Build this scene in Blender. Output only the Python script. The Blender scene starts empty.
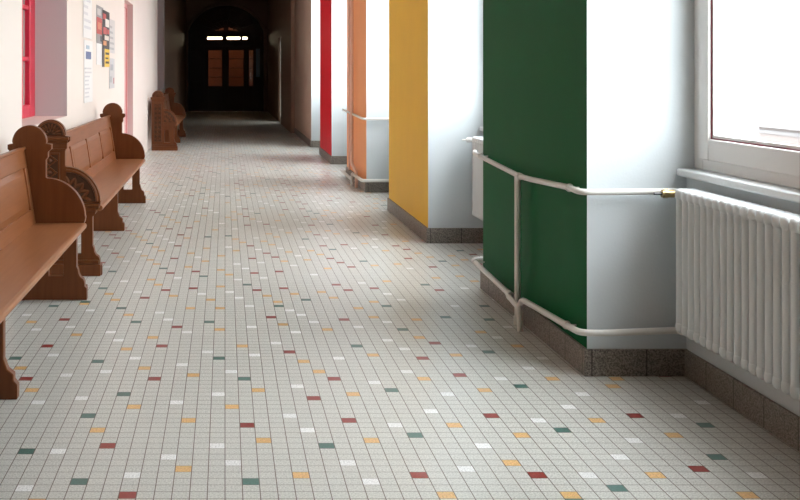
import bpy, bmesh, math, random
from mathutils import Vector, Matrix
random.seed(7)
PI = math.pi
scene = bpy.context.scene
C = scene.collection

# ---------------------------------------------------------------- camera
EYE = 1.30
cam = bpy.data.cameras.new('camera')
cam.sensor_fit = 'HORIZONTAL'; cam.sensor_width = 36.0
cam.lens = 1072 * 36 / 800
cam.shift_x = (400 - 225) / 800
cam.shift_y = -(250 - 72.5) / 800
cam.clip_start = 0.05; cam.clip_end = 300
camo = bpy.data.objects.new('camera', cam); C.objects.link(camo)
camo.location = (0, 0, EYE); camo.rotation_euler = (PI/2, 0, 0)
scene.camera = camo

# ---------------------------------------------------------------- world: white overcast sky, dimmer ground light
w = bpy.data.worlds.new('sky'); scene.world = w; w.use_nodes = True
nt = w.node_tree; nt.nodes.clear()
wo = nt.nodes.new('ShaderNodeOutputWorld'); bg = nt.nodes.new('ShaderNodeBackground')
tc = nt.nodes.new('ShaderNodeTexCoord'); sp = nt.nodes.new('ShaderNodeSeparateXYZ'); rp = nt.nodes.new('ShaderNodeValToRGB')
nt.links.new(tc.outputs['Generated'], sp.inputs[0])
nt.links.new(sp.outputs['Z'], rp.inputs[0]); nt.links.new(rp.outputs[0], bg.inputs[0]); nt.links.new(bg.outputs[0], wo.inputs[0])
rp.color_ramp.elements[0].position = 0.0; rp.color_ramp.elements[0].color = (0.66, 0.70, 0.72, 1)
rp.color_ramp.elements[1].position = 0.8; rp.color_ramp.elements[1].color = (0.93, 0.97, 1.0, 1)
bg.inputs[1].default_value = 10.0

scene.view_settings.view_transform = 'Standard'; scene.view_settings.look = 'None'
scene.view_settings.gamma = 1.0; scene.view_settings.use_curve_mapping = False
scene.view_settings.exposure = 0.80

# ---------------------------------------------------------------- key distances (metres); corridor runs along +Y
TILE = 1.30 / 23.85
XL = -1.29           # left wall face
XW = 1.98            # wall under the windows
XO = 2.10            # outside face of the right wall
HC = 4.2             # ceiling
YB = -3.2            # wall behind the camera
YE = 35.7            # far end
HEAD = 3.75          # window head
SILL = 0.89
# pillars: (near y, far y, face x)
PIL = [(1.10, 2.90, 1.555), (4.60, 6.45, 1.553), (8.17, 10.12, 1.548), (11.64, 13.49, 1.535), (15.2, 17.04, 1.512), (18.63, 23.0, 1.50)]

# daylight portals that tell the renderer where the openings are
def portal(x, y0, y1, z0, z1):
    l = bpy.data.lights.new('daylight_portal', 'AREA'); l.shape = 'RECTANGLE'
    l.size = y1 - y0; l.size_y = z1 - z0
    l.cycles.is_portal = True
    o = bpy.data.objects.new('daylight_portal', l); C.objects.link(o)
    o.location = (x, (y0+y1)/2, (z0+z1)/2)
    # local -Z (emission) must point to -X, local X along Y
    o.rotation_euler = Matrix(((0, 0, 1), (1, 0, 0), (0, 1, 0))).to_euler()
NICHE = []
for k in range(len(PIL)-1):
    NICHE.append((PIL[k][1], PIL[k+1][0]))
for a, b in NICHE: portal(2.14, a+.05, b-.05, SILL, HEAD)

# ---------------------------------------------------------------- materials
def mat(name, col, rough=.5, spec=.5, metal=0.0, bump=0.0, bscale=60, var=0.0, vscale=3.0, coat=0.0, emit=0.0):
    m = bpy.data.materials.new(name); m.use_nodes = True
    n = m.node_tree; b = n.nodes['Principled BSDF']
    b.inputs['Base Color'].default_value = (*col, 1); b.inputs['Roughness'].default_value = rough
    b.inputs['Specular IOR Level'].default_value = spec; b.inputs['Metallic'].default_value = metal
    b.inputs['Coat Weight'].default_value = coat; b.inputs['Coat Roughness'].default_value = .15
    if emit:
        b.inputs['Emission Color'].default_value = (*col, 1); b.inputs['Emission Strength'].default_value = emit
    t = n.nodes.new('ShaderNodeTexCoord')
    if var:
        no = n.nodes.new('ShaderNodeTexNoise'); no.inputs['Scale'].default_value = vscale; no.inputs['Detail'].default_value = 6
        n.links.new(t.outputs['Object'], no.inputs['Vector'])
        mx = n.nodes.new('ShaderNodeMix'); mx.data_type = 'RGBA'
        mx.inputs['A'].default_value = (*[c*(1-var) for c in col], 1); mx.inputs['B'].default_value = (*[min(1, c*(1+var)) for c in col], 1)
        n.links.new(no.outputs['Fac'], mx.inputs['Factor']); n.links.new(mx.outputs['Result'], b.inputs['Base Color'])
    if bump:
        nb = n.nodes.new('ShaderNodeTexNoise'); nb.inputs['Scale'].default_value = bscale; nb.inputs['Detail'].default_value = 4
        n.links.new(t.outputs['Object'], nb.inputs['Vector'])
        bp = n.nodes.new('ShaderNodeBump'); bp.inputs['Strength'].default_value = bump; bp.inputs['Distance'].default_value = .004
        n.links.new(nb.outputs['Fac'], bp.inputs['Height']); n.links.new(bp.outputs[0], b.inputs['Normal'])
    return m

def wood(name, c1, c2, rough=.32, axis='Y'):
    m = bpy.data.materials.new(name); m.use_nodes = True
    n = m.node_tree; b = n.nodes['Principled BSDF']
    t = n.nodes.new('ShaderNodeTexCoord'); mp = n.nodes.new('ShaderNodeMapping')
    mp.inputs['Scale'].default_value = (30, 1.6, 30) if axis == 'Y' else (30, 30, 1.8)
    no = n.nodes.new('ShaderNodeTexNoise'); no.inputs['Scale'].default_value = 1.6; no.inputs['Detail'].default_value = 5; no.inputs['Distortion'].default_value = .3
    n2 = n.nodes.new('ShaderNodeTexNoise'); n2.inputs['Scale'].default_value = 2.5; n2.inputs['Detail'].default_value = 3
    mx = n.nodes.new('ShaderNodeMix'); mx.data_type = 'RGBA'
    mx.inputs['A'].default_value = (*c1, 1); mx.inputs['B'].default_value = (*c2, 1)
    ma = n.nodes.new('ShaderNodeMath'); ma.operation = 'ADD'; mm = n.nodes.new('ShaderNodeMath'); mm.operation = 'MULTIPLY_ADD'
    mm.inputs[1].default_value = .5; mm.inputs[2].default_value = -.25
    n.links.new(t.outputs['Object'], mp.inputs[0]); n.links.new(mp.outputs[0], no.inputs['Vector']); n.links.new(t.outputs['Object'], n2.inputs['Vector'])
    n.links.new(n2.outputs['Fac'], mm.inputs[0]); n.links.new(no.outputs['Fac'], ma.inputs[0]); n.links.new(mm.outputs[0], ma.inputs[1])
    n.links.new(ma.outputs[0], mx.inputs['Factor']); n.links.new(mx.outputs['Result'], b.inputs['Base Color'])
    b.inputs['Roughness'].default_value = rough; b.inputs['Specular IOR Level'].default_value = .28
    bp = n.nodes.new('ShaderNodeBump'); bp.inputs['Strength'].default_value = .12; bp.inputs['Distance'].default_value = .003
    n.links.new(no.outputs['Fac'], bp.inputs['Height']); n.links.new(bp.outputs[0], b.inputs['Normal'])
    return m

def glass(name, tint=(1, 1, 1), rough=0.0, refl=.10):
    m = bpy.data.materials.new(name); m.use_nodes = True
    n = m.node_tree; n.nodes.clear()
    o = n.nodes.new('ShaderNodeOutputMaterial'); mx = n.nodes.new('ShaderNodeMixShader')
    tr = n.nodes.new('ShaderNodeBsdfTransparent'); gl = n.nodes.new('ShaderNodeBsdfGlossy')
    tr.inputs[0].default_value = (*tint, 1); gl.inputs['Roughness'].default_value = rough
    fr = n.nodes.new('ShaderNodeFresnel'); fr.inputs['IOR'].default_value = 1.45
    ge = n.nodes.new('ShaderNodeNewGeometry'); sb = n.nodes.new('ShaderNodeMath'); sb.operation = 'SUBTRACT'; sb.inputs[0].default_value = 1; sb.use_clamp = True
    n.links.new(ge.outputs['Backfacing'], sb.inputs[1]); mu = n.nodes.new('ShaderNodeMath'); mu.operation = 'MULTIPLY'   # the far side of the sheet adds no second reflection
    n.links.new(fr.outputs[0], mu.inputs[0]); n.links.new(sb.outputs[0], mu.inputs[1]); n.links.new(mu.outputs[0], mx.inputs[0]); n.links.new(tr.outputs[0], mx.inputs[1]); n.links.new(gl.outputs[0], mx.inputs[2])
    n.links.new(mx.outputs[0], o.inputs[0])
    return m

M = {}
M['white'] = mat('white_wall_paint', (.63, .69, .715), .75, .3, bump=.15, bscale=90, var=.02)
M['left'] = mat('warm_white_wall_paint', (.80, .71, .65), .7, .3, bump=.15, bscale=80, var=.02, vscale=1.5)
M['ceil'] = mat('ceiling_paint', (.62, .61, .58), .8)
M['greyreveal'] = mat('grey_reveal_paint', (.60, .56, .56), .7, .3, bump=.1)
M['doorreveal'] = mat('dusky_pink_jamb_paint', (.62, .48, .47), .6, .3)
M['green'] = mat('green_gloss_paint', (.002, .115, .034), .55, .08, bump=.12, bscale=120, var=.08)
M['yellow'] = mat('yellow_gloss_paint', (.93, .58, .05), .5, .15, bump=.12, bscale=120, var=.05)
M['orange'] = mat('orange_gloss_paint', (.93, .40, .17), .5, .15, bump=.12, bscale=120, var=.05)
M['red'] = mat('red_gloss_paint', (.72, .008, .022), .45, .2, bump=.1, bscale=120, var=.05)
M['tan'] = mat('dusty_pink_paint', (.66, .47, .37), .5, .4, bump=.1, bscale=120, var=.05)
M['far'] = mat('shade_taupe_wall', (.40, .27, .20), .55, .4, bump=.1, var=.06)  # shade of the far end put into the colour; also darkens unseen walls
M['pipe'] = mat('white_pipe_enamel', (.80, .80, .76), .28, .5)
M['pipe_peach'] = mat('peach_pipe_enamel', (.86, .60, .48), .3, .5)
M['rad'] = mat('white_radiator_enamel', (.74, .79, .80), .3, .5)
M['brass'] = mat('brass_valve', (.42, .30, .14), .3, .5, metal=.9)
M['steel'] = mat('dark_steel', (.10, .10, .10), .35, .5, metal=.7)
M['pvc'] = mat('white_window_plastic', (.80, .78, .75), .35, .5)
M['seal'] = mat('dark_red_window_seal', (.22, .03, .05), .6)
M['sill'] = mat('pale_sill_enamel', (.78, .82, .82), .35, .5)
M['redwin'] = mat('red_window_enamel', (.66, .015, .055), .35, .5)
M['reddoor'] = mat('pinkish_red_door_enamel', (.68, .30, .29), .4, .5)
M['frost'] = mat('frosted_grey_glass', (.42, .37, .35), .22, .5)
M['glass'] = glass('window_glass')
M['tint'] = glass('daylight_dimming_glass', (.40, .39, .37))  # dark tint added to cut daylight from the side door
M['dglass'] = glass('old_door_glass', (.62, .55, .48))
M['darkwood'] = wood('dark_stained_door_wood', (.020, .011, .007), (.05, .026, .015), .4, 'Z')
M['oak_seat'] = wood('polished_oak_seat', (.27, .105, .042), (.39, .17, .075), .30, 'Y')
M['oak'] = wood('brown_oak', (.105, .030, .009), (.20, .066, .021), .34, 'Z')
M['oak_h'] = wood('brown_oak_lengthwise', (.19, .062, .020), (.32, .118, .044), .34, 'Y')
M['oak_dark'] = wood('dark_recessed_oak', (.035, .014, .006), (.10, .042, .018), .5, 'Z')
M['warmwall'] = mat('terracotta_vestibule_paint', (.28, .085, .04), .7)
M['added_lamp'] = mat('added_warm_glow', (1, .86, .58), .5, emit=9)
M['blue_pane_tone'] = mat('blue_grey_pane_light', (.26, .38, .48), .4)  # light through the side pane put into an opaque colour
M['facade'] = mat('pink_facade_render', (.106, .085, .077), .8)
M['facade_pale'] = mat('pale_facade_render', (.113, .106, .106), .8)
M['ground'] = mat('grey_paving', (.2, .2, .19), .8)
M['paper'] = mat('white_poster_paper', (.82, .80, .78), .6)

# terrazzo skirting: grey-brown speckled slabs with joints every .235 m
def skirting_mat():
    m = mat('grey_brown_terrazzo_skirting', (.17, .145, .125), .45, .4)
    n = m.node_tree; b = n.nodes['Principled BSDF']
    t = n.nodes.new('ShaderNodeTexCoord'); no = n.nodes.new('ShaderNodeTexNoise'); no.inputs['Scale'].default_value = 170; no.inputs['Detail'].default_value = 3
    r = n.nodes.new('ShaderNodeValToRGB'); r.color_ramp.elements[0].position = .35; r.color_ramp.elements[0].color = (.10, .09, .078, 1)
    r.color_ramp.elements[1].position = .68; r.color_ramp.elements[1].color = (.36, .33, .29, 1)
    s = n.nodes.new('ShaderNodeSeparateXYZ'); n.links.new(t.outputs['Object'], s.inputs[0]); n.links.new(t.outputs['Object'], no.inputs['Vector'])
    ad = n.nodes.new('ShaderNodeMath'); ad.operation = 'ADD'; n.links.new(s.outputs['X'], ad.inputs[0]); n.links.new(s.outputs['Y'], ad.inputs[1])
    dv = n.nodes.new('ShaderNodeMath'); dv.operation = 'DIVIDE'; dv.inputs[1].default_value = .235; n.links.new(ad.outputs[0], dv.inputs[0])
    fr = n.nodes.new('ShaderNodeMath'); fr.operation = 'FRACT'; n.links.new(dv.outputs[0], fr.inputs[0])
    lt = n.nodes.new('ShaderNodeMath'); lt.operation = 'LESS_THAN'; lt.inputs[1].default_value = .022; n.links.new(fr.outputs[0], lt.inputs[0])
    mx = n.nodes.new('ShaderNodeMix'); mx.data_type = 'RGBA'; mx.inputs['B'].default_value = (.05, .045, .04, 1)
    n.links.new(lt.outputs[0], mx.inputs['Factor']); n.links.new(no.outputs['Fac'], r.inputs[0]); n.links.new(r.outputs[0], mx.inputs['A'])
    n.links.new(mx.outputs['Result'], b.inputs['Base Color'])
    return m
M['skirt'] = skirting_mat()

# floor: mosaic tiles; the colour of each tile is a face attribute, the joints follow the tile grid
def floor_mat():
    m = bpy.data.materials.new('mosaic_tile_floor'); m.use_nodes = True
    n = m.node_tree; b = n.nodes['Principled BSDF']; L = n.links.new
    at = n.nodes.new('ShaderNodeAttribute'); at.attribute_name = 'tile_colour'
    t = n.nodes.new('ShaderNodeTexCoord'); s = n.nodes.new('ShaderNodeSeparateXYZ'); L(t.outputs['Object'], s.inputs[0])
    def joint(axis, wd):
        d = n.nodes.new('ShaderNodeMath'); d.operation = 'DIVIDE'; d.inputs[1].default_value = TILE; L(s.outputs[axis], d.inputs[0])
        f = n.nodes.new('ShaderNodeMath'); f.operation = 'FRACT'; L(d.outputs[0], f.inputs[0])
        c = n.nodes.new('ShaderNodeMath'); c.operation = 'SUBTRACT'; c.inputs[1].default_value = .5; L(f.outputs[0], c.inputs[0])
        a = n.nodes.new('ShaderNodeMath'); a.operation = 'ABSOLUTE'; L(c.outputs[0], a.inputs[0])
        g = n.nodes.new('ShaderNodeMath'); g.operation = 'GREATER_THAN'; g.inputs[1].default_value = .5 - wd/2; L(a.outputs[0], g.inputs[0])
        return g.outputs[0]
    gx, gy = joint('X', .055), joint('Y', .05)
    mg = n.nodes.new('ShaderNodeMath'); mg.operation = 'MAXIMUM'; L(gx, mg.inputs[0]); L(gy, mg.inputs[1])
    no = n.nodes.new('ShaderNodeTexNoise'); no.inputs['Scale'].default_value = 170; no.inputs['Detail'].default_value = 2; L(t.outputs['Object'], no.inputs['Vector'])
    r = n.nodes.new('ShaderNodeValToRGB'); r.color_ramp.elements[0].position = .32; r.color_ramp.elements[0].color = (.70, .70, .70, 1)
    r.color_ramp.elements[1].position = .6; r.color_ramp.elements[1].color = (1.1, 1.1, 1.1, 1); L(no.outputs['Fac'], r.inputs[0])
    ml = n.nodes.new('ShaderNodeMix'); ml.data_type = 'RGBA'; ml.blend_type = 'MULTIPLY'; ml.inputs['Factor'].default_value = 1
    L(at.outputs['Color'], ml.inputs['A']); L(r.outputs[0], ml.inputs['B'])
    mx = n.nodes.new('ShaderNodeMix'); mx.data_type = 'RGBA'; mx.inputs['B'].default_value = (.13, .095, .07, 1)
    L(mg.outputs[0], mx.inputs['Factor']); L(ml.outputs['Result'], mx.inputs['A']); L(mx.outputs['Result'], b.inputs['Base Color'])
    b.inputs['Specular IOR Level'].default_value = .5
    bp = n.nodes.new('ShaderNodeBump'); bp.invert = True; bp.inputs['Strength'].default_value = .3; bp.inputs['Distance'].default_value = .002
    L(mg.outputs[0], bp.inputs['Height']); L(bp.outputs[0], b.inputs['Normal'])
    n2 = n.nodes.new('ShaderNodeTexNoise'); n2.inputs['Scale'].default_value = 1.1; n2.inputs['Detail'].default_value = 4; L(t.outputs['Object'], n2.inputs['Vector'])
    mr = n.nodes.new('ShaderNodeMapRange'); mr.inputs['To Min'].default_value = .26; mr.inputs['To Max'].default_value = .42; L(n2.outputs['Fac'], mr.inputs['Value']); L(mr.outputs[0], b.inputs['Roughness'])
    return m
M['floor'] = floor_mat()

# ---------------------------------------------------------------- mesh helpers
def link(name, bm, mats, parent=None, loc=(0, 0, 0), smooth=False, bevel=0.0, seg=2, ang=35):
    me = bpy.data.meshes.new(name)
    bmesh.ops.recalc_face_normals(bm, faces=bm.faces)
    bm.to_mesh(me); bm.free()
    if not isinstance(mats, (list, tuple)): mats = [mats]
    for m_ in mats: me.materials.append(m_)
    o = bpy.data.objects.new(name, me); C.objects.link(o); o.location = loc
    if parent: o.parent = parent
    if smooth:
        me.polygons.foreach_set('use_smooth', [True]*len(me.polygons))
        me.set_sharp_from_angle(angle=math.radians(ang))
    if bevel:
        b = o.modifiers.new('bevel', 'BEVEL'); b.width = bevel; b.segments = seg; b.limit_method = 'ANGLE'; b.angle_limit = math.radians(40)
    return o

def box(bm, x0, x1, y0, y1, z0, z1, mi=0):
    v = [bm.verts.new((x, y, z)) for x in (x0, x1) for y in (y0, y1) for z in (z0, z1)]
    fs = []
    for q in ((0, 1, 3, 2), (4, 6, 7, 5), (0, 4, 5, 1), (2, 3, 7, 6), (0, 2, 6, 4), (1, 5, 7, 3)):
        f = bm.faces.new([v[i] for i in q]); f.material_index = mi; fs.append(f)
    return fs

def B(*boxes):
    bm = bmesh.new()
    for b in boxes: box(bm, *b)
    return bm

def empty(name, loc=(0, 0, 0), rot=0):
    o = bpy.data.objects.new(name, None); C.objects.link(o); o.location = loc; o.rotation_euler = (0, 0, rot); o.empty_display_size = .1
    return o

def tag(o, label=None, cat=None, group=None, kind=None):
    if label: o['label'] = label
    if cat: o['category'] = cat
    if group: o['group'] = group
    if kind: o['kind'] = kind
    return o

def prism(bm, loop, axis, a, b, hole=None):
    """loop: list of 2-D points; extruded along axis from a to b. axis 'Y': points are (x, z); axis 'X': points are (y, z)."""
    def P(p, t):
        return (p[0], t, p[1]) if axis == 'Y' else (t, p[0], p[1])
    loops = [loop] + (hole or [])
    caps = []
    for t in (a, b):
        es = []; rings = []
        for lp in loops:
            vs = [bm.verts.new(P(p, t)) for p in lp]; rings.append(vs)
            es += [bm.edges.new((vs[i], vs[(i+1) % len(vs)])) for i in range(len(vs))]
        bmesh.ops.triangle_fill(bm, use_beauty=True, use_dissolve=False, edges=es)
        caps.append(rings)
    for r0, r1 in zip(*caps):
        k = len(r0)
        for i in range(k):
            bm.faces.new((r0[i], r0[(i+1) % k], r1[(i+1) % k], r1[i]))

def arc(cx, cy, r, a0, a1, n):
    return [(cx + r*math.cos(math.radians(a0+(a1-a0)*i/n)), cy + r*math.sin(math.radians(a0+(a1-a0)*i/n))) for i in range(n+1)]

def fillet(pts, r, n=6):
    pts = [Vector(p) for p in pts]; out = [pts[0]]
    for i in range(1, len(pts)-1):
        a, p, c = pts[i-1], pts[i], pts[i+1]
        d0, d1 = (a-p), (c-p); rr = min(r, d0.length*.49, d1.length*.49)
        q0, q1 = p+d0.normalized()*rr, p+d1.normalized()*rr
        for k in range(n+1):
            t = k/n; out.append(q0*(1-t)**2 + p*2*t*(1-t) + q1*t*t)
    out.append(pts[-1]); return out

def tube(bm, pts, r, n=12, fr=.06, cap=True):
    pts = fillet(pts, fr) if len(pts) > 2 else [Vector(p) for p in pts]
    rings = []; up = None
    for i, p in enumerate(pts):
        d = (pts[min(i+1, len(pts)-1)] - pts[max(i-1, 0)]).normalized()
        if up is None:
            up = d.orthogonal().normalized()
        up = (up - d*up.dot(d)).normalized(); s = d.cross(up)
        rings.append([bm.verts.new(p + up*r*math.cos(2*PI*k/n) + s*r*math.sin(2*PI*k/n)) for k in range(n)])
    for a, b in zip(rings, rings[1:]):
        for k in range(n): bm.faces.new((a[k], a[(k+1) % n], b[(k+1) % n], b[k]))
    if cap:
        bm.faces.new(rings[0][::-1]); bm.faces.new(rings[-1])

def torus_clip(bm, c, axis, R, r=.004):
    c = Vector(c); d = Vector(axis).normalized(); u = d.orthogonal().normalized(); v = d.cross(u); rings = []
    for i in range(16):
        a = 2*PI*i/16; o = u*math.cos(a)+v*math.sin(a)
        rings.append([bm.verts.new(c+o*(R+r*math.cos(2*PI*k/6))+d*r*2*math.sin(2*PI*k/6)) for k in range(6)])
    for i in range(16):
        a, b = rings[i], rings[(i+1) % 16]
        for k in range(6): bm.faces.new((a[k], a[(k+1) % 6], b[(k+1) % 6], b[k]))

def copy_tree(o, parent=None):
    c = o.copy(); C.objects.link(c); c.parent = parent
    for ch in list(o.children): copy_tree(ch, c)
    return c

def struct(name, bm, m, parent=None, **k):
    o = link(name, bm, m, parent, **k)
    if not parent: o['kind'] = 'structure'
    return o

# ================================================================ SETTING
TILES = {
'G': [(-18,89),(-18,109),(-13,67),(-11,88),(-11,108),(-10,74),(-9,62),(-9,102),(-8,79),(-2,102),(-1,89),(1,62),(1,83),(5,109),(6,68),(11,93),(12,70),(12,80),(16,99),(16,109),(21,104),(22,61),(22,71),(22,81),(22,91),(25,103),(26,109),(30,66),(32,72)],
'R': [(-16,83),(-16,93),(-16,103),(-8,68),(-6,60),(-6,83),(-6,93),(-5,100),(1,72),(4,104),(5,91),(6,78),(8,73),(8,83),(11,63),(11,103),(16,89),(18,63),(18,74),(18,84),(18,94),(28,64),(28,74),(34,84)],
'O': [(-19,102),(-17,86),(-15,80),(-15,110),(-14,97),(-10,105),(-9,71),(-9,92),(-7,76),(-7,86),(-7,96),(-4,108),(-3,64),(-3,73),(-3,84),(-1,99),(-1,108),(0,76),(1,93),(2,69),(2,80),(4,63),(5,101),(6,88),(7,85),(9,69),(9,79),(9,99),(12,60),(12,90),(13,108),(14,104),(15,72),(15,83),(17,65),(17,96),(18,103),(19,60),(19,70),(19,80),(19,90),(23,98),(25,63),(25,73),(25,83),(25,93),(29,60),(29,70),(29,81),(30,83)],
'W': [(-20,105),(-18,99),(-15,90),(-15,100),(-14,77),(-14,107),(-13,84),(-12,61),(-11,67),(-11,78),(-11,98),(-10,85),(-10,95),(-8,89),(-7,106),(-6,63),(-6,103),(-4,66),(-4,77),(-4,87),(-4,98),(-2,91),(-1,68),(-1,79),(0,65),(0,85),(2,90),(2,100),(2,109),(4,74),(4,94),(5,71),(5,81),(6,98),(6,107),(7,65),(7,105),(8,62),(8,102),(9,89),(11,72),(11,82),(12,100),(14,64),(14,75),(14,85),(14,95),(15,92),(15,102),(16,68),(16,79),(21,63),(21,73),(21,83),(21,93),(23,109),(24,66),(24,76),(24,86),(24,96),(26,69),(26,79),(26,89),(26,100),(31,63),(31,74),(34,77)]}
KEY = {(i, j): c for c in TILES for (i, j) in TILES[c]}
COL = {'G': (.085, .19, .165), 'R': (.31, .045, .035), 'O': (.80, .50, .20), 'W': (.90, .91, .90)}
BASE = (.64, .645, .60)

def make_floor():
    i0, i1 = -24, 43; j0, j1 = int(YB/TILE)-1, int((YE+3)/TILE)+1
    nx, ny = i1-i0+1, j1-j0+1
    verts = [((i0+i)*TILE, (j0+j)*TILE, 0) for j in range(ny+1) for i in range(nx+1)]
    faces = []; cols = []; rnd = random.Random(3)
    for j in range(ny):
        for i in range(nx):
            a = j*(nx+1)+i; faces.append((a, a+1, a+nx+2, a+nx+1))
            I, J = i0+i, j0+j; k = KEY.get((I, J)); base = True
            if not (60 <= J <= 110) and (J - (6-3*I)) % 10 == 0 and rnd.random() < .66:
                k = 'RGOOWWWO'[rnd.randrange(8)] if I % 10 != 3 else 'R'
            if k: c = COL[k]; v = rnd.uniform(.94, 1.04)
            else: c = BASE; v = rnd.uniform(.98, 1.02)
            cols.append((c[0]*v, c[1]*v, c[2]*v, 1))
    me = bpy.data.meshes.new('floor'); me.from_pydata(verts, [], faces)
    at = me.attributes.new('tile_colour', 'FLOAT_COLOR', 'FACE')
    at.data.foreach_set('color', [x for c in cols for x in c])
    me.materials.append(M['floor'])
    o = bpy.data.objects.new('floor', me); C.objects.link(o); o['kind'] = 'structure'
make_floor()
struct('ceiling', B((XL-.5, XO, YB-.2, YE+3.4, HC, HC+.2)), M['ceil'])
struct('wall_back', B((XL-.5, XO, YB-.2, YB, 0, HC)), M['far'])  # unseen; dark colour keeps bounced light down

# --- left wall with two window recesses and a door recess
XR = -2.0
W1 = (6.81, 8.75); D1 = (13.76, 15.03); W2 = (20.5, 22.7); WT = 3.1; WS = .945; DT = 2.25
FAR = 23.0; NEAR = 5.9
bm = bmesh.new()
ys = [YB, W1[0], W1[1], D1[0], D1[1], W2[0], W2[1], FAR]
for a, b in ((NEAR, W1[0]), (W1[1], D1[0]), (D1[1], W2[0]), (W2[1], FAR)): box(bm, XR, XL, a, b, 0, HC)
for a, b in (W1, W2): box(bm, XR, XL, a, b, 0, WS); box(bm, XR, XL, a, b, WT, HC); box(bm, XR, XL-.36, a, b, WS, WT)
box(bm, XR, XL, D1[0], D1[1], DT, HC); box(bm, XR, XL-.16, D1[0], D1[1], 0, DT)
wl = struct('wall_left', bm, [M['left'], M['greyreveal'], M['doorreveal']])
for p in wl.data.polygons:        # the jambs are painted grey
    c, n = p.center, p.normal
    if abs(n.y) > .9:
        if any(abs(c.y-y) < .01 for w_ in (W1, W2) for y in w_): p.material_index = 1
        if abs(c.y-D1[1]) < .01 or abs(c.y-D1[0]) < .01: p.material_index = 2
struct('wall_left_near', B((XR, XL, YB, NEAR, 0, HC)), M['far'])  # out of view; darkened to cut light bouncing across the corridor
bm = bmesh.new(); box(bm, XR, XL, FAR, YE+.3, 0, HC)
struct('wall_left_far', bm, M['far'])  # shade beyond the last window is in the wall colour

def red_window(name, w):
    r = tag(empty(name, (0, w[0], 0)), kind='structure')
    y1 = w[1]-w[0]; x0, x1 = XL-.33, XL-.26; bm = bmesh.new()
    box(bm, x0, x1, 0, .23, WS, WT); box(bm, x0, x1, y1-.23, y1, WS, WT)
    box(bm, x0, x1, .23, y1-.23, WS, WS+.10); box(bm, x0, x1, .23, y1-.23, WT-.1, WT)
    inner = y1-.46; nb = 4; bw = .10; pane = (inner-(nb-1)*bw)/nb
    for k in range(1, nb):
        a = .23+k*pane+(k-1)*bw; box(bm, x0, x1+(.012 if k == 2 else 0), a, a+bw, WS+.1, WT-.1)
    z = WS+.462
    while z < WT-.2:
        box(bm, x0+.01, x1-.008, .23, y1-.23, z-.018, z+.018); z += .405
    link('window_frame', bm, M['redwin'], r, bevel=.006)
    link('window_pane', B((x0+.015, x0+.03, .2, y1-.2, WS+.05, WT-.05)), M['frost'], r)
    return r
red_window('window_1', W1); red_window('window_2', W2)
d = tag(empty('door_1', (XL-.09, D1[0], 0)), kind='structure')
link('door_leaf', B((-.05, 0, .06, D1[1]-D1[0]-.06, .012, DT-.06)), M['reddoor'], d, bevel=.004)
link('door_frame', B((-.07, .012, 0, .06, 0, DT), (-.07, .012, D1[1]-D1[0]-.06, D1[1]-D1[0], 0, DT), (-.07, .012, .06, D1[1]-D1[0]-.06, DT-.06, DT)), M['reddoor'], d, bevel=.004)
bm = bmesh.new(); tube(bm, [(0, .16, 1.05), (.05, .16, 1.05), (.05, .28, 1.05)], .010, fr=.015); link('door_handle', bm, M['steel'], d, smooth=True)

# --- right wall: low walls under the windows, lintels above, pillars between
bm = bmesh.new()
for a, b in NICHE:
    box(bm, XW, XO, a-.02, b+.02, 0, SILL-.04); box(bm, 1.9, XO, a-.02, b+.02, HEAD, HC)
box(bm, 1.56, XO, YB, PIL[0][0], 0, HC)
struct('wall_right', bm, M['white'])
bm = bmesh.new()
for a, b in NICHE: box(bm, XW-.014, XW, a, b, 0, .115)
struct('baseboard_right', bm, M['skirt'], bevel=.003)

def pillar(k, colour, label, grp='painted pillars between the windows'):
    a, b, x = PIL[k]
    r = empty('pillar', (x, a, 0)); L = b-a
    bm = bmesh.new(); fs = box(bm, 0, XO-x, 0, L, 0, HC)
    o = link('shaft', bm, [M['white'], M[colour]], r)
    for p in o.data.polygons:
        if p.center.x < .001 or abs(p.normal.x + 1) < .01 and p.center.x < .01: p.material_index = 1
    link('baseboard', B((-.014, 0, -.014, L+.014, 0, .115), (0, XW-x, -.014, 0, 0, .115), (0, XW-x, L, L+.014, 0, .115)), M['skirt'], r)
    tag(r, label, 'pillar', grp)
    return r
struct('wall_right_near', B((PIL[0][2], XO, PIL[0][0], PIL[0][1], 0, HC)), M['far'])  # out of view; dark colour added to stop bounce onto the radiator
pillar(1, 'green', 'dark green pillar wrapped by white heating pipes, nearest of the coloured pillars')
pillar(2, 'yellow', 'bright yellow pillar with grey skirting between the green and orange ones')
pillar(3, 'orange', 'pale orange pillar with thin pipes running down its face')
pillar(4, 'red', 'narrow-looking bright red pillar beyond the orange one')
pillar(5, 'tan', 'dusty pink-brown pillar face at the dark end, farthest of the pillars')

# --- far right wall with a glazed side door, far end wall with an arched portal
XF = 1.42; G0, G1 = 27.3, 28.35
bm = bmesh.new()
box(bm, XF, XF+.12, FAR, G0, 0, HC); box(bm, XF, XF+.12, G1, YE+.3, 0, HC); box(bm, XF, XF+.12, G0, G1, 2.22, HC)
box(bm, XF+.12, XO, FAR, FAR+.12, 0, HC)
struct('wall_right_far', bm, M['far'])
d = tag(empty('door_2', (XF+.04, G0, 0)), kind='structure'); gl = G1-G0
link('door_frame', B((0, .05, 0, .07, 0, 2.22), (0, .05, gl-.07, gl, 0, 2.22), (0, .05, .07, gl-.07, 2.14, 2.22), (0, .05, .07, gl-.07, 0, .14), (0, .05, .07, gl-.07, 1.18, 1.25)), M['pvc'], d, bevel=.004)
link('door_glass', B((.02, .028, .07, gl-.07, .14, 1.18), (.02, .028, .07, gl-.07, 1.25, 2.14)), M['tint'], d)
portal(XF+.16, G0, G1, .05, 2.2)

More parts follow.
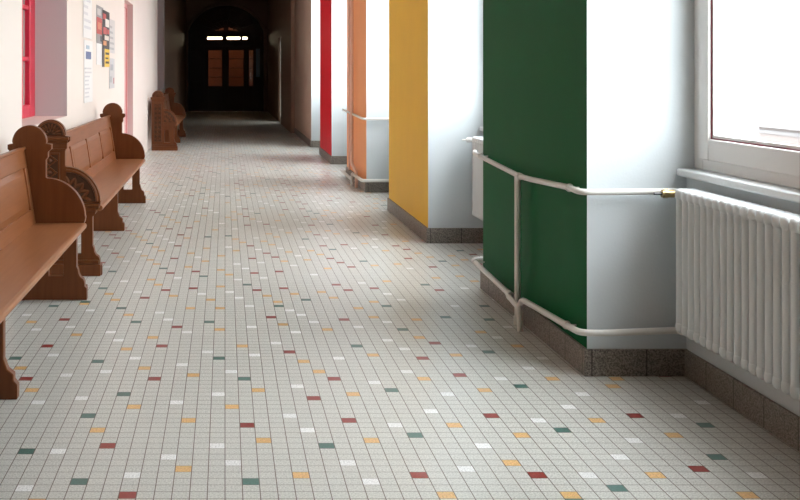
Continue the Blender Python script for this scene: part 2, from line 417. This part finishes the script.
PX = .03; PW = 1.26; SPR = 2.66
def seg_arch(hw, rise, n=24):    # arc of a segment from (+hw) to (-hw)
    R = (hw*hw+rise*rise)/(2*rise); a = math.asin(hw/R)
    return [(PX+R*math.sin(a-2*a*i/n), SPR+rise-R+R*math.cos(a-2*a*i/n)) for i in range(n+1)]
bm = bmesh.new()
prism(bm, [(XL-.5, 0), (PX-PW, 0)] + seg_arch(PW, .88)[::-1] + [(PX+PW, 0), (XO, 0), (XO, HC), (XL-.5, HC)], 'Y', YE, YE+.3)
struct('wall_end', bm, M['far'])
dr = tag(empty('door_3', (PX, YE+.10, 0)), kind='structure')
def door_piece(name, boxes, m='darkwood', **k):
    return link(name, B(*[(b[0]-PX, b[1]-PX, *b[2:]) for b in boxes]), M[m], dr, **k)
F = .06
door_piece('door_frame', [(PX-PW, PX-PW+.08, 0, .12, 0, SPR), (PX+PW-.08, PX+PW, 0, .12, 0, SPR), (PX-PW, PX+PW, 0, .12, 2.49, SPR+.02), (PX-PW, PX+PW, 0, .12, 2.16, 2.375),
           (-.70, -.60, 0, .12, 2.375, 2.49), (-.10, .07, 0, .12, 2.375, 2.49), (.50, .59, 0, .12, 2.375, 2.49), (.735, 1.2, 0, .12, 2.375, 2.49), (-1.2, -.66, 0, .12, 2.375, 2.49)], bevel=.006)
def leaf(x0, x1, p0, p1, zt=2.17):
    door_piece('door_leaf', [(x0, p0, .02, .08, .01, zt), (p1, x1, .02, .08, .01, zt), (p0, p1, .02, .08, .01, .85), (p0, p1, .02, .08, 2.04, zt)]
        + [(p0, p1, .03, .07, z-.012, z+.012) for z in (1.15, 1.45, 1.76)], bevel=.006)
    door_piece('door_glass', [(p0, p1, .048, .054, .85, 2.04)], 'dglass')
leaf(-.70, 0.0, -.555, -.10); leaf(0.0, .72, .13, .62)
leaf(.72, 1.21, .80, .94)
door_piece('door_leaf', [(-1.22, -.70, .02, .08, .01, 2.17), (-1.10, -.82, .005, .02, .2, .8), (-1.10, -.82, .005, .02, 1.0, 2.0)], bevel=.006)
door_piece('side_panel', [(1.03, 1.17, .005, .02, 1.15, 2.10)], 'blue_pane_tone')
# lunette above the doors: dark boarding with radial bars and two small gaps
bm = bmesh.new()
lo = [(p[0]-PX, p[1]) for p in seg_arch(PW, .88)]
prism(bm, lo, 'Y', .06, .10, hole=[[(-.37, 2.70), (-.08, 2.72), (-.08, 2.80)], [(.09, 2.72), (.42, 2.70), (.09, 2.81)]])
for a in range(20, 180, 20):
    ca, sa = math.cos(math.radians(a)), math.sin(math.radians(a)); R0 = .25; R1 = .85*min(1.25/abs(ca) if ca else 9, 1)
    tube(bm, [(R0*ca, .055, SPR+R0*sa*.8), (R1*ca*1.15, .055, SPR+R1*sa*.9)], .018, 6)
tube(bm, [(.5*math.cos(math.radians(a)), .055, SPR+.4*math.sin(math.radians(a))) for a in range(0, 181, 15)], .02, 6, fr=.01)
link('lunette', bm, M['darkwood'], dr)
# moulded rib around the arch
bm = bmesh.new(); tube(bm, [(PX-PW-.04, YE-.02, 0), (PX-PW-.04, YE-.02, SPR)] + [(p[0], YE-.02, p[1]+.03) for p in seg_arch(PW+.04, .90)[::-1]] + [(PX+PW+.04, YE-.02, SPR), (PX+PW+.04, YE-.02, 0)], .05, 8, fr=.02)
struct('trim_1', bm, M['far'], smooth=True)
# lit vestibule behind the doors
bm = bmesh.new(); box(bm, XL-.3, XO, YE+3.0, YE+3.2, 0, HC); box(bm, XL-.5, XL-.3, YE+.3, YE+3.2, 0, HC); box(bm, XO-.2, XO, YE+.3, YE+3.0, 0, HC)
struct('wall_vestibule', bm, M['warmwall'])
st = empty('added_strip_light', (.07, YE+1.8, 2.46))  # glowing strip added to brighten the transom panes and vestibule
link('tube', B((-.68, .72, -.03, .03, 0, .075)), M['added_lamp'], st, bevel=.01); 
link('added_lamp_body', B((-.70, .74, -.05, .05, .075, .12), (-.45, -.43, -.01, .01, .12, HC-2.46), (.45, .47, -.01, .01, .12, HC-2.46)), M['pvc'], st)
tag(st, 'added warm glowing strip behind the transom above the far dark doors', 'added_lamp')

# --- windows on the right
def make_window(idx, a, b):
    r = tag(empty('window_%d' % idx, (2.0, a, SILL)), kind='structure')
    L, H = b-a, HEAD-SILL; mu = L*.40
    bm = bmesh.new()
    box(bm, .012, .085, 0, .085, 0, H); box(bm, .012, .085, L-.085, L, 0, H); box(bm, .012, .085, .085, L-.085, 0, .052); box(bm, .012, .085, .085, L-.085, H-.06, H)
    box(bm, .012, .085, mu-.03, mu+.03, .052, H-.06)
    link('window_frame', bm, M['pvc'], r, bevel=.005)
    for s0, s1 in ((.075, mu-.02), (mu+.02, L-.075)):
        bm = bmesh.new(); z0, z1, wd = .044, H-.052, .085
        box(bm, 0, .07, s0, s0+wd, z0, z1); box(bm, 0, .07, s1-wd, s1, z0, z1); box(bm, 0, .07, s0+wd, s1-wd, z0, z0+.09); box(bm, 0, .07, s0+wd, s1-wd, z1-.09, z1)
        sash = link('sash', bm, M['pvc'], r, bevel=.006)
        g0, g1, h0, h1 = s0+wd, s1-wd, z0+.09, z1-.09; t = .005
        link('seal', B((.012, .03, g0, g0+t, h0, h1), (.012, .03, g1-t, g1, h0, h1), (.012, .03, g0+t, g1-t, h0, h0+t), (.012, .03, g0+t, g1-t, h1-t, h1)), M['seal'], sash)
        g0, g1, h0, h1 = g0+t, g1-t, h0+t, h1-t; t = .012
        link('glazing_bead', B((.016, .032, g0, g0+t, h0, h1), (.016, .032, g1-t, g1, h0, h1), (.016, .032, g0+t, g1-t, h0, h0+t), (.016, .032, g0+t, g1-t, h1-t, h1)), M['pvc'], sash)
        link('window_pane', B((.030, .040, g0, g1, h0, h1)), M['glass'], sash)
    bm = bmesh.new(); box(bm, -.065, .05, .003, L-.003, -.032, -.001)
    link('window_sill', bm, M['sill'], r, bevel=.008, seg=3)
    return r
for k, (a, b) in enumerate(NICHE): make_window(k+3, a, b)

# --- radiators
RH0, RH1 = .235, .825
def make_radiator():
    r = empty('radiator'); P = .0555; n = 22
    bm = bmesh.new()      # one section: three flattened tubes joined by rounded heads
    hw_ = .018; cs = [(.004+hw_ - hw_*math.cos(t), hw_*math.sin(t)) for t in [PI/2-PI*q/8 for q in range(9)]] + [(.096-hw_+hw_*math.cos(t), hw_*math.sin(t)) for t in [-PI/2+PI*q/8 for q in range(9)]]
    vs = [[bm.verts.new((p[0], p[1], z)) for p in cs] for z in (RH0+.02, RH1-.02)]; k = len(cs)
    for q in range(k): bm.faces.new((vs[0][q], vs[0][(q+1) % k], vs[1][(q+1) % k], vs[1][q]))
    bm.faces.new(vs[0][::-1]); bm.faces.new(vs[1])
    for z0, z1, hw in ((RH1-.05, RH1, .0245), (RH0, RH0+.05, .0195)):
        t = bmesh.new(); box(t, .002, .098, -hw, hw, z0, z1)
        bmesh.ops.bevel(t, geom=t.edges[:], offset=.017, segments=4, affect='EDGES', profile=.5)
        me_ = bpy.data.meshes.new('tmp'); t.to_mesh(me_); t.free(); bm.from_mesh(me_); bpy.data.meshes.remove(me_)
    c0 = link('column', bm, M['rad'], r, smooth=True, ang=50)
    for k in range(n):
        c = c0 if k == 0 else c0.copy()
        if k: C.objects.link(c); c.parent = r
        c.location = (0, -(k+.5)*P, 0)
    bm = bmesh.new()
    for z in (RH1-.028, RH0+.028): tube(bm, [(.05, -.006, z), (.05, -n*P+.006, z)], .022, 14)
    link('header_tube', bm, M['rad'], r, smooth=True)
    for y in (-.2, -n*P+.2):
        for z in (RH0+.09, RH1-.12): link('wall_bracket', B((.09, XW-1.842, y-.012, y+.012, z, z+.03)), M['rad'], r)
    v = RH1-.03
    bm = bmesh.new(); tube(bm, [(-.020, .062, v), (.030, .062, v)], .017, 12); tube(bm, [(.022, .062, v), (.05, .06, v), (.05, .0, v)], .012, 12, fr=.02); tube(bm, [(-.012, .062, v), (.004, .062, v)], .021, 6)
    link('valve', bm, M['brass'], r, smooth=True)
    bm = bmesh.new(); tube(bm, [(-.020, .062, v), (-.052, .062, v)], .006, 8); link('valve_stem', bm, M['steel'], r, smooth=True)
    return r
rad = make_radiator(); rad.location = (1.842, PIL[1][0]-.19, 0)
tag(rad, 'white ribbed radiator under the nearest window, beside the green pillar', 'radiator', 'radiators under the windows')
c = copy_tree(rad); c.location = (1.832, PIL[2][0]-.19, 0); tag(c, 'white radiator peeking out between the yellow and green pillars')
for ch in c.children:          # here the valve is painted over in white
    if ch.name.startswith('valve'):
        ch.data = ch.data.copy(); ch.data.materials[0] = M['pipe']

# --- heating pipes on the green pillar
def pipe(name, paths, m, label, clamps=(), R=.0135, fr=.06, grp='white heating pipes around the pillars', joints=()):
    bm = bmesh.new()
    for p in paths: tube(bm, p, R, 14, fr)
    o = link(name, bm, M[m], None, smooth=True, ang=50)
    tag(o, label, 'pipe', grp)
    for p, ax, wdir in clamps:
        b2 = bmesh.new(); torus_clip(b2, p, ax, R+.002, .0035)
        tube(b2, [Vector(p)+Vector(wdir)*R, Vector(p)+Vector(wdir)*.052], .004, 6)
        link('pipe_clamp', b2, M['pipe'], o, smooth=True)
    for p, ax in joints:
        b2 = bmesh.new(); q = Vector(ax)*.022; tube(b2, [Vector(p)-q, Vector(p)+q], R+.0045, 12); link('coupling', b2, M['pipe'], o, smooth=True)
    return o
xg = 1.51; y0g, y1g = PIL[1][0], PIL[1][1]
zt, zl = .792, .195
pipe('heating_pipe', [[(xg+.03, y1g+.16, .812), (xg, y1g+.035, .81), (xg, 5.50, .768), (xg, 5.30, .772), (xg, 4.72, .795), (xg, 4.552, zt), (1.62, 4.552, zt), (1.895, 4.545, .797), (1.903, 4.53, .797), (1.903, 4.495, .797)]], 'pipe',
     'upper white pipe running level round the green pillar to the radiator', clamps=[((xg, 4.70, .795), (0, 1, 0), (1, 0, 0)), ((xg, y1g-.12, .806), (0, 1, 0), (1, 0, 0))], fr=.05, joints=[((xg, 5.50, .768), (0, 1, 0))])
pipe('heating_pipe', [[(1.66, y1g+.045, .170), (xg-.015, y1g+.045, .170), (xg-.015, 5.62, .133), (xg-.015, 5.60, .125)],
                      [(xg-.028, 5.60, .130), (xg-.028, 5.38, .110), (xg-.028, 5.38, .0)],
                      [(xg-.028, 5.385, 0), (xg-.028, 5.385, .165), (xg-.01, 5.20, .165), (xg, 4.70, .185), (xg, 4.548, zl), (1.62, 4.548, zl), (1.93, 4.555, .205), (1.93, 4.52, .205), (1.93, 4.38, .25)]], 'pipe',
     'lower white pipe just above the skirting of the green pillar', clamps=[((xg, 4.74, .184), (0, 1, 0), (1, 0, 0)), ((xg-.013, y1g-.05, .168), (0, 1, 0), (1, 0, 0))], R=.0145, joints=[((xg-.015, 5.63, .134), (0, 1, 0))])
pipe('heating_pipe', [[(xg-.004, 5.52, 0), (xg-.004, 5.52, .768)]], 'pipe', 'upright white pipe standing against the green pillar face', R=.0155,
     joints=[((xg-.004, 5.52, .025), (0, 0, 1))])
# --- pipes on the orange pillar
xo = PIL[3][2]-.04; a4, b4 = PIL[3][0], PIL[3][1]
pipe('heating_pipe', [[(xo-.012, 12.54, HC), (xo-.012, 12.54, .24), (xo-.012, 12.10, .17), (xo-.012, 12.10, 0)]], 'pipe_peach', 'pale peach riser bending near the floor on the orange pillar', R=.019, fr=.06)
pipe('heating_pipe', [[(xo+.012, 13.0, HC), (xo+.012, 13.0, .118)]], 'pipe_peach', 'thin straight peach riser near the far edge of the orange pillar', R=.012)
pipe('heating_pipe', [[(xo, b4+.06, .83), (xo, a4-.045, .798), (1.9, a4-.05, .797), (1.9, a4-.14, .797)]], 'pipe', 'upper white pipe crossing the orange pillar at radiator height', R=.014, fr=.04)
pipe('heating_pipe', [[(xo-.02, b4+.05, .06), (xo-.02, 12.36, .055)], [(xo-.03, 12.36, .0), (xo-.03, 12.36, .135), (xo-.01, a4-.045, .13), (1.93, a4-.045, .13), (1.93, a4-.18, .25)]], 'pipe', 'lower white pipe round the foot of the orange pillar', R=.018, fr=.04)

# ================================================================ BENCHES
U0 = -1.225     # back of the benches, a few centimetres off the wall
def end_profile():
    p = [(0, 0), (.435, 0), (.435, .065), (.422, .078), (.422, .098)]
    p += [(.415, .118), (.398, .13), (.388, .15), (.384, .175), (.376, .19), (.376, .375), (.392, .392), (.400, .415), (.415, .43), (.425, .455), (.428, .475)]
    p += arc(.20, .47, .225, 2, 88, 14)
    p += [(.20, .70), (.20, .80), (.212, .815), (.212, .845), (.232, .862), (.232, .888), (.200, .894)]
    p += arc(.106, .900, .098, 2, 178, 22)
    p += [(.012, .894), (-.018, .888), (-.018, .862), (0, .845)]
    return p
def make_end(name, flip, parent, y, th=.055):
    """end board standing across the corridor; outer face towards -Y (flip False) or +Y (flip True)"""
    s = 1 if flip else -1
    hole = [(.215, .135), (.302, .135), (.302, .31)] + arc(.2585, .31, .0435, 5, 175, 10) + [(.215, .31)]
    bm = bmesh.new(); prism(bm, end_profile(), 'Y', -th/2, th/2, hole=[hole])
    e = link(name, bm, M['oak'], parent, loc=(0, y, 0), bevel=.005)
    f = s*th/2
    def yy(a, b): return (min(f, f+s*b)+0, max(f, f+s*b)) if a == 0 else (min(f+s*a, f+s*b), max(f+s*a, f+s*b))
    for nm, grp_ in (('capital', (0, 1)), ('collar', (2,)), ('foot_moulding', (3, 4)), ('arm_rail', (5, 6))):
      bm = bmesh.new()     # capital, foot and rail mouldings wrap the outer face
      for mi_, (u0, u1, z0, z1, d_) in enumerate(((-.012, .226, .866, .888, .030), (-.006, .216, .846, .866, .018), (0, .206, .80, .812, .012), (0, .43, 0, .075, .030), (0, .415, .075, .10, .018), (.20, .42, .438, .462, .020), (.20, .40, .412, .438, .010))):
        if mi_ in grp_: q = yy(0, d_); box(bm, u0, u1, q[0], q[1], z0, z1)
      link(nm, bm, M['oak'], e, bevel=.004)
    # carved lunette in the round head
    bm = bmesh.new(); q = yy(0, .004)
    prism(bm, arc(.106, .897, .080, 0, 180, 20), 'Y', q[0], q[1])
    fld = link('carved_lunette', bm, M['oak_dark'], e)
    bm = bmesh.new()
    def Q(cx, cz, du, dz, dp, rot=0):      # a small raised leaf
        n = 8; c = bm.verts.new((cx, f+s*(.004+dp), cz)); ring = []
        for k in range(n):
            a = 2*PI*k/n; x, z = du*math.cos(a), dz*math.sin(a)
            ring.append(bm.verts.new((cx+x*math.cos(rot)-z*math.sin(rot), f+s*.003, cz+x*math.sin(rot)+z*math.cos(rot))))
        for k in range(n): bm.faces.new((c, ring[k], ring[(k+1) % n]))
    for a in range(0, 181, 20):
        ra = math.radians(a); Q(.106+.052*math.cos(ra), .905+.050*math.sin(ra), .022, .008, .010, ra)
    for a in range(10, 180, 40):
        ra = math.radians(a); Q(.106+.024*math.cos(ra), .905+.024*math.sin(ra), .013, .006, .010, ra)
    tube(bm, [(.106+.087*math.cos(math.radians(t)), f+s*.005, .897+.087*math.sin(math.radians(t))) for t in range(0, 181, 12)], .007, 8, fr=.004)
    link('carving', bm, M['oak'], fld, smooth=True)
    # post panel with a column of diamonds
    bm = bmesh.new(); q = yy(0, .003); box(bm, .048, .155, q[0], q[1], .15, .775)
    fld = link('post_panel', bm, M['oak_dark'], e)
    bm = bmesh.new(); q = yy(0, .010)
    box(bm, .036, .048, q[0], q[1], .14, .785); box(bm, .155, .167, q[0], q[1], .14, .785); box(bm, .048, .155, q[0], q[1], .14, .152); box(bm, .048, .155, q[0], q[1], .773, .785)
    z = .155; h = .0775
    while z < .77:
        c = (.1015, z+h/2)
        for k in range(4):
            a0, a1 = PI/2*k, PI/2*(k+1)
            ro, ri = 1.0, .70
            pts = [(c[0]+.052*ro*math.cos(a0), c[1]+h/2*ro*math.sin(a0)), (c[0]+.052*ro*math.cos(a1), c[1]+h/2*ro*math.sin(a1)),
                   (c[0]+.052*ri*math.cos(a1), c[1]+h/2*ri*math.sin(a1)), (c[0]+.052*ri*math.cos(a0), c[1]+h/2*ri*math.sin(a0))]
            q2 = yy(0, .010); vs = [[bm.verts.new((p[0], t, p[1])) for p in pts] for t in q2]
            bm.faces.new(vs[0]); bm.faces.new(vs[1])
            for m_ in range(4): bm.faces.new((vs[0][m_], vs[0][(m_+1) % 4], vs[1][(m_+1) % 4], vs[1][m_]))
        Q(c[0], c[1], .018, .014, .008)
        z += h
    link('diamond_carving', bm, M['oak'], fld)
    # quadrant arm with foliage
    bm = bmesh.new(); q = yy(0, .004)
    prism(bm, [(.208, .475)] + arc(.208, .475, .185, 0, 90, 12), 'Y', q[0], q[1])
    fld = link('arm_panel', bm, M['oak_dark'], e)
    bm = bmesh.new()
    for t in range(8, 86, 11):
        ra = math.radians(t); Q(.208+.130*math.cos(ra), .475+.130*math.sin(ra), .040, .013, .014, ra+.5*(1 if t % 2 else -1))
    for t in range(15, 80, 20):
        ra = math.radians(t); Q(.208+.065*math.cos(ra), .475+.065*math.sin(ra), .032, .012, .014, ra)
    tube(bm, [(.208+.196*math.cos(math.radians(t)), f+s*.006, .475+.196*math.sin(math.radians(t))) for t in range(0, 91, 9)], .010, 8, fr=.004)
    link('carving', bm, M['oak'], fld, smooth=True)
    return e
def make_bench(L=3.84):
    """bench along +Y from y=0 to L; u=0 (x=0) is the back"""
    r = empty('church_bench')
    make_end('end_panel', False, r, .0275); make_end('end_panel', True, r, L-.0275)
    bm = bmesh.new()     # solid middle support
    prism(bm, [(.04, 0), (.40, 0), (.40, .06), (.385, .075), (.385, .10), (.36, .12), (.345, .16), (.345, .405), (.04, .405)], 'Y', -.024, .024)
    link('middle_support', bm, M['oak'], r, loc=(0, L/2+.02, 0), bevel=.005)
    bm = bmesh.new()
    prism(bm, [(.13, .405), (.418, .405), (.432, .412), (.436, .425), (.432, .438), (.418, .442), (.13, .440)], 'Y', .056, L-.056)
    link('seat', bm, M['oak_seat'], r, bevel=.003)
    link('seat_rail', B((.32, .345, .056, L/2-.006, .34, .405), (.32, .345, L/2+.046, L-.056, .34, .405)), M['oak'], r, bevel=.003)
    # leaning back: frame of rails and stiles with four sunk panels
    e = empty('backrest'); e.parent = r; e.location = (.145, 0, .44); e.rotation_euler = (0, -math.atan2(.065, .42), 0)
    T = .028; y0, y1 = .056, L-.056; H = .425; np_ = 4; sw = .07; pit = (y1-y0-sw)/np_
    bm = bmesh.new()
    box(bm, -T, 0, y0, y1, 0, .085); box(bm, -T, 0, y0, y1, H-.10, H)
    for k in range(np_+1): box(bm, -T, 0, y0+k*pit, y0+k*pit+sw, .085, H-.10)
    link('back_frame', bm, M['oak_h'], e, bevel=.004)
    for k in range(np_):
        bm = bmesh.new(); a, b = y0+k*pit+sw, y0+(k+1)*pit
        vo = [(a, .085), (b, .085), (b, H-.10), (a, H-.10)]; d_ = .035
        vi = [(a+d_, .085+d_), (b-d_, .085+d_), (b-d_, H-.10-d_), (a+d_, H-.10-d_)]
        A = [bm.verts.new((-.014, *p)) for p in vo]; Bv = [bm.verts.new((-.003, *p)) for p in vi]; Cv = [bm.verts.new((-.022, *p)) for p in vo]
        bm.faces.new(Bv); bm.faces.new(Cv)
        for q in range(4):
            bm.faces.new((A[q], A[(q+1) % 4], Bv[(q+1) % 4], Bv[q])); bm.faces.new((A[q], A[(q+1) % 4], Cv[(q+1) % 4], Cv[q]))
        link('back_panel', bm, M['oak_h'], e)
    link('top_rail', B((-T-.008, .010, y0, y1, H, H+.016)), M['oak_h'], e, bevel=.005)
    return r
L = 3.84
b1 = make_bench(L); b1.location = (U0, 6.87, 0)
G = 'carved oak church benches along the left wall'
tag(b1, 'carved oak bench between the other two, with carved near end and empty seat', 'bench', G)
b2 = copy_tree(b1); b2.location = (U0, 6.18-L, 0); tag(b2, 'nearest oak bench at the left edge, its long seat running out of the picture')
b3 = copy_tree(b1); b3.location = (U0, 17.87, 0); tag(b3, 'farthest oak bench by the dark end, seen end-on with an arched opening', 'bench')

# ================================================================ POSTERS
def poster(y0, y1, z0, z1, label, cells, base=(.80, .78, .77), cat='poster', off=.003):
    """cells: (a0, a1, b0, b1, colour) in fractions across and up the sheet"""
    r = empty('poster', (XL+off, y0, z0)); W_, H_ = y1-y0, z1-z0
    link('sheet', B((0, .002, 0, W_, 0, H_)), mat('printed_paper', base, .55), r)
    if cells:
        bm = bmesh.new(); ms = []; keys = {}
        for q_, (a0, a1, c0, c1, col) in enumerate(cells):
            if col not in keys: keys[col] = len(ms); ms.append(mat('printing_ink', col, .55))
            box(bm, .002, .0024+q_*.0002, a0*W_, a1*W_, c0*H_, c1*H_, keys[col])
        link('print', bm, ms, r)
    tag(r, label, cat, 'posters pinned to the left wall')
    return r
def lines(n, z0, z1, x0=.1, x1=.9, col=(.45, .45, .48), seed=1, fill=.4):
    rr = random.Random(seed); out = []; st_ = (z1-z0)/n
    for k in range(n):
        z = z0+k*st_; e = x0+(x1-x0)*rr.uniform(.5, 1); out.append((x0, e, z, z+st_*fill, col))
    return out
GR, DK, RD, BK, YL, WH, BL = (.30, .28, .28), (.10, .09, .10), (.50, .06, .05), (.03, .02, .02), (.80, .52, .04), (.82, .80, .78), (.10, .14, .30)
poster(9.72, 10.35, 1.62, 2.35, 'pale white notice sheet, upper one left of the colourful posters', lines(9, .12, .9, seed=2, col=(.66, .64, .66)))
poster(9.78, 10.40, 1.02, 1.60, 'pale white notice sheet with a blue mark, below another sheet', lines(8, .08, .6, seed=4, col=(.62, .60, .62)) + [(.2, .8, .70, .82, BL), (.25, .6, .86, .92, (.4, .5, .6))])
poster(10.72, 11.32, 1.38, 1.98, 'grey and red poster pinned left of the yellow and black one',
       [(0, 1, .80, 1, GR), (.1, .6, .84, .95, (.55, .5, .48)), (0, 1, .52, .80, RD), (.2, .7, .6, .72, (.62, .22, .12)), (0, 1, .36, .52, GR), (.5, .9, .4, .5, DK)])
poster(11.18, 11.86, 1.36, 1.96, 'black, red and yellow poster in the middle of the wall display',
       [(0, 1, .32, 1, BK), (.05, .5, .84, .94, RD), (.4, .95, .72, .86, (.78, .72, .66)), (.1, .6, .58, .70, RD), (.3, .9, .48, .56, (.74, .66, .58)), (.1, .55, .38, .46, (.7, .3, .12)), (.65, .95, .60, .68, RD),
        (0, 1, 0, .32, YL), (0, .28, 0, .32, DK), (.4, .9, .06, .10, BK), (.4, .8, .14, .17, BK), (.4, .9, .22, .26, BK)], off=.010)
poster(11.90, 12.50, 1.52, 1.90, 'faint grey printed sheet right of the yellow and black poster', [(0, 1, 0, 1, (.60, .57, .55))] + [(q[0], q[1], q[2], q[3], (.42, .40, .40)) for q in lines(5, .1, .9, seed=6)])
poster(11.90, 12.48, 1.12, 1.46, 'small grey sheet with red spots, lowest of the display', [(0, 1, 0, 1, (.56, .54, .54)), (.2, .7, .6, .8, (.38, .38, .40)), (.75, .92, .15, .35, (.45, .12, .10)), (.1, .5, .2, .4, (.42, .42, .42))])

# ================================================================ OUTSIDE
struct('ground', B((XO+.05, 90, -30, 120, -4.7, -4.5)), M['ground'])
f = empty('building', (24, 12, -4.5))
link('facade', B((0, 8, 0, 36.2, 0, 3.4)), M['facade'], f)
link('cornice', B((-.06, 0, 0, 36.2, 3.10, 3.26)), M['facade_pale'], f)
link('roof', B((-.3, 8.3, -.3, 36.5, 3.4, 4.56)), M['facade_pale'], f)
tag(f, 'low pink building outside, seen pale through the right-hand window', 'building')
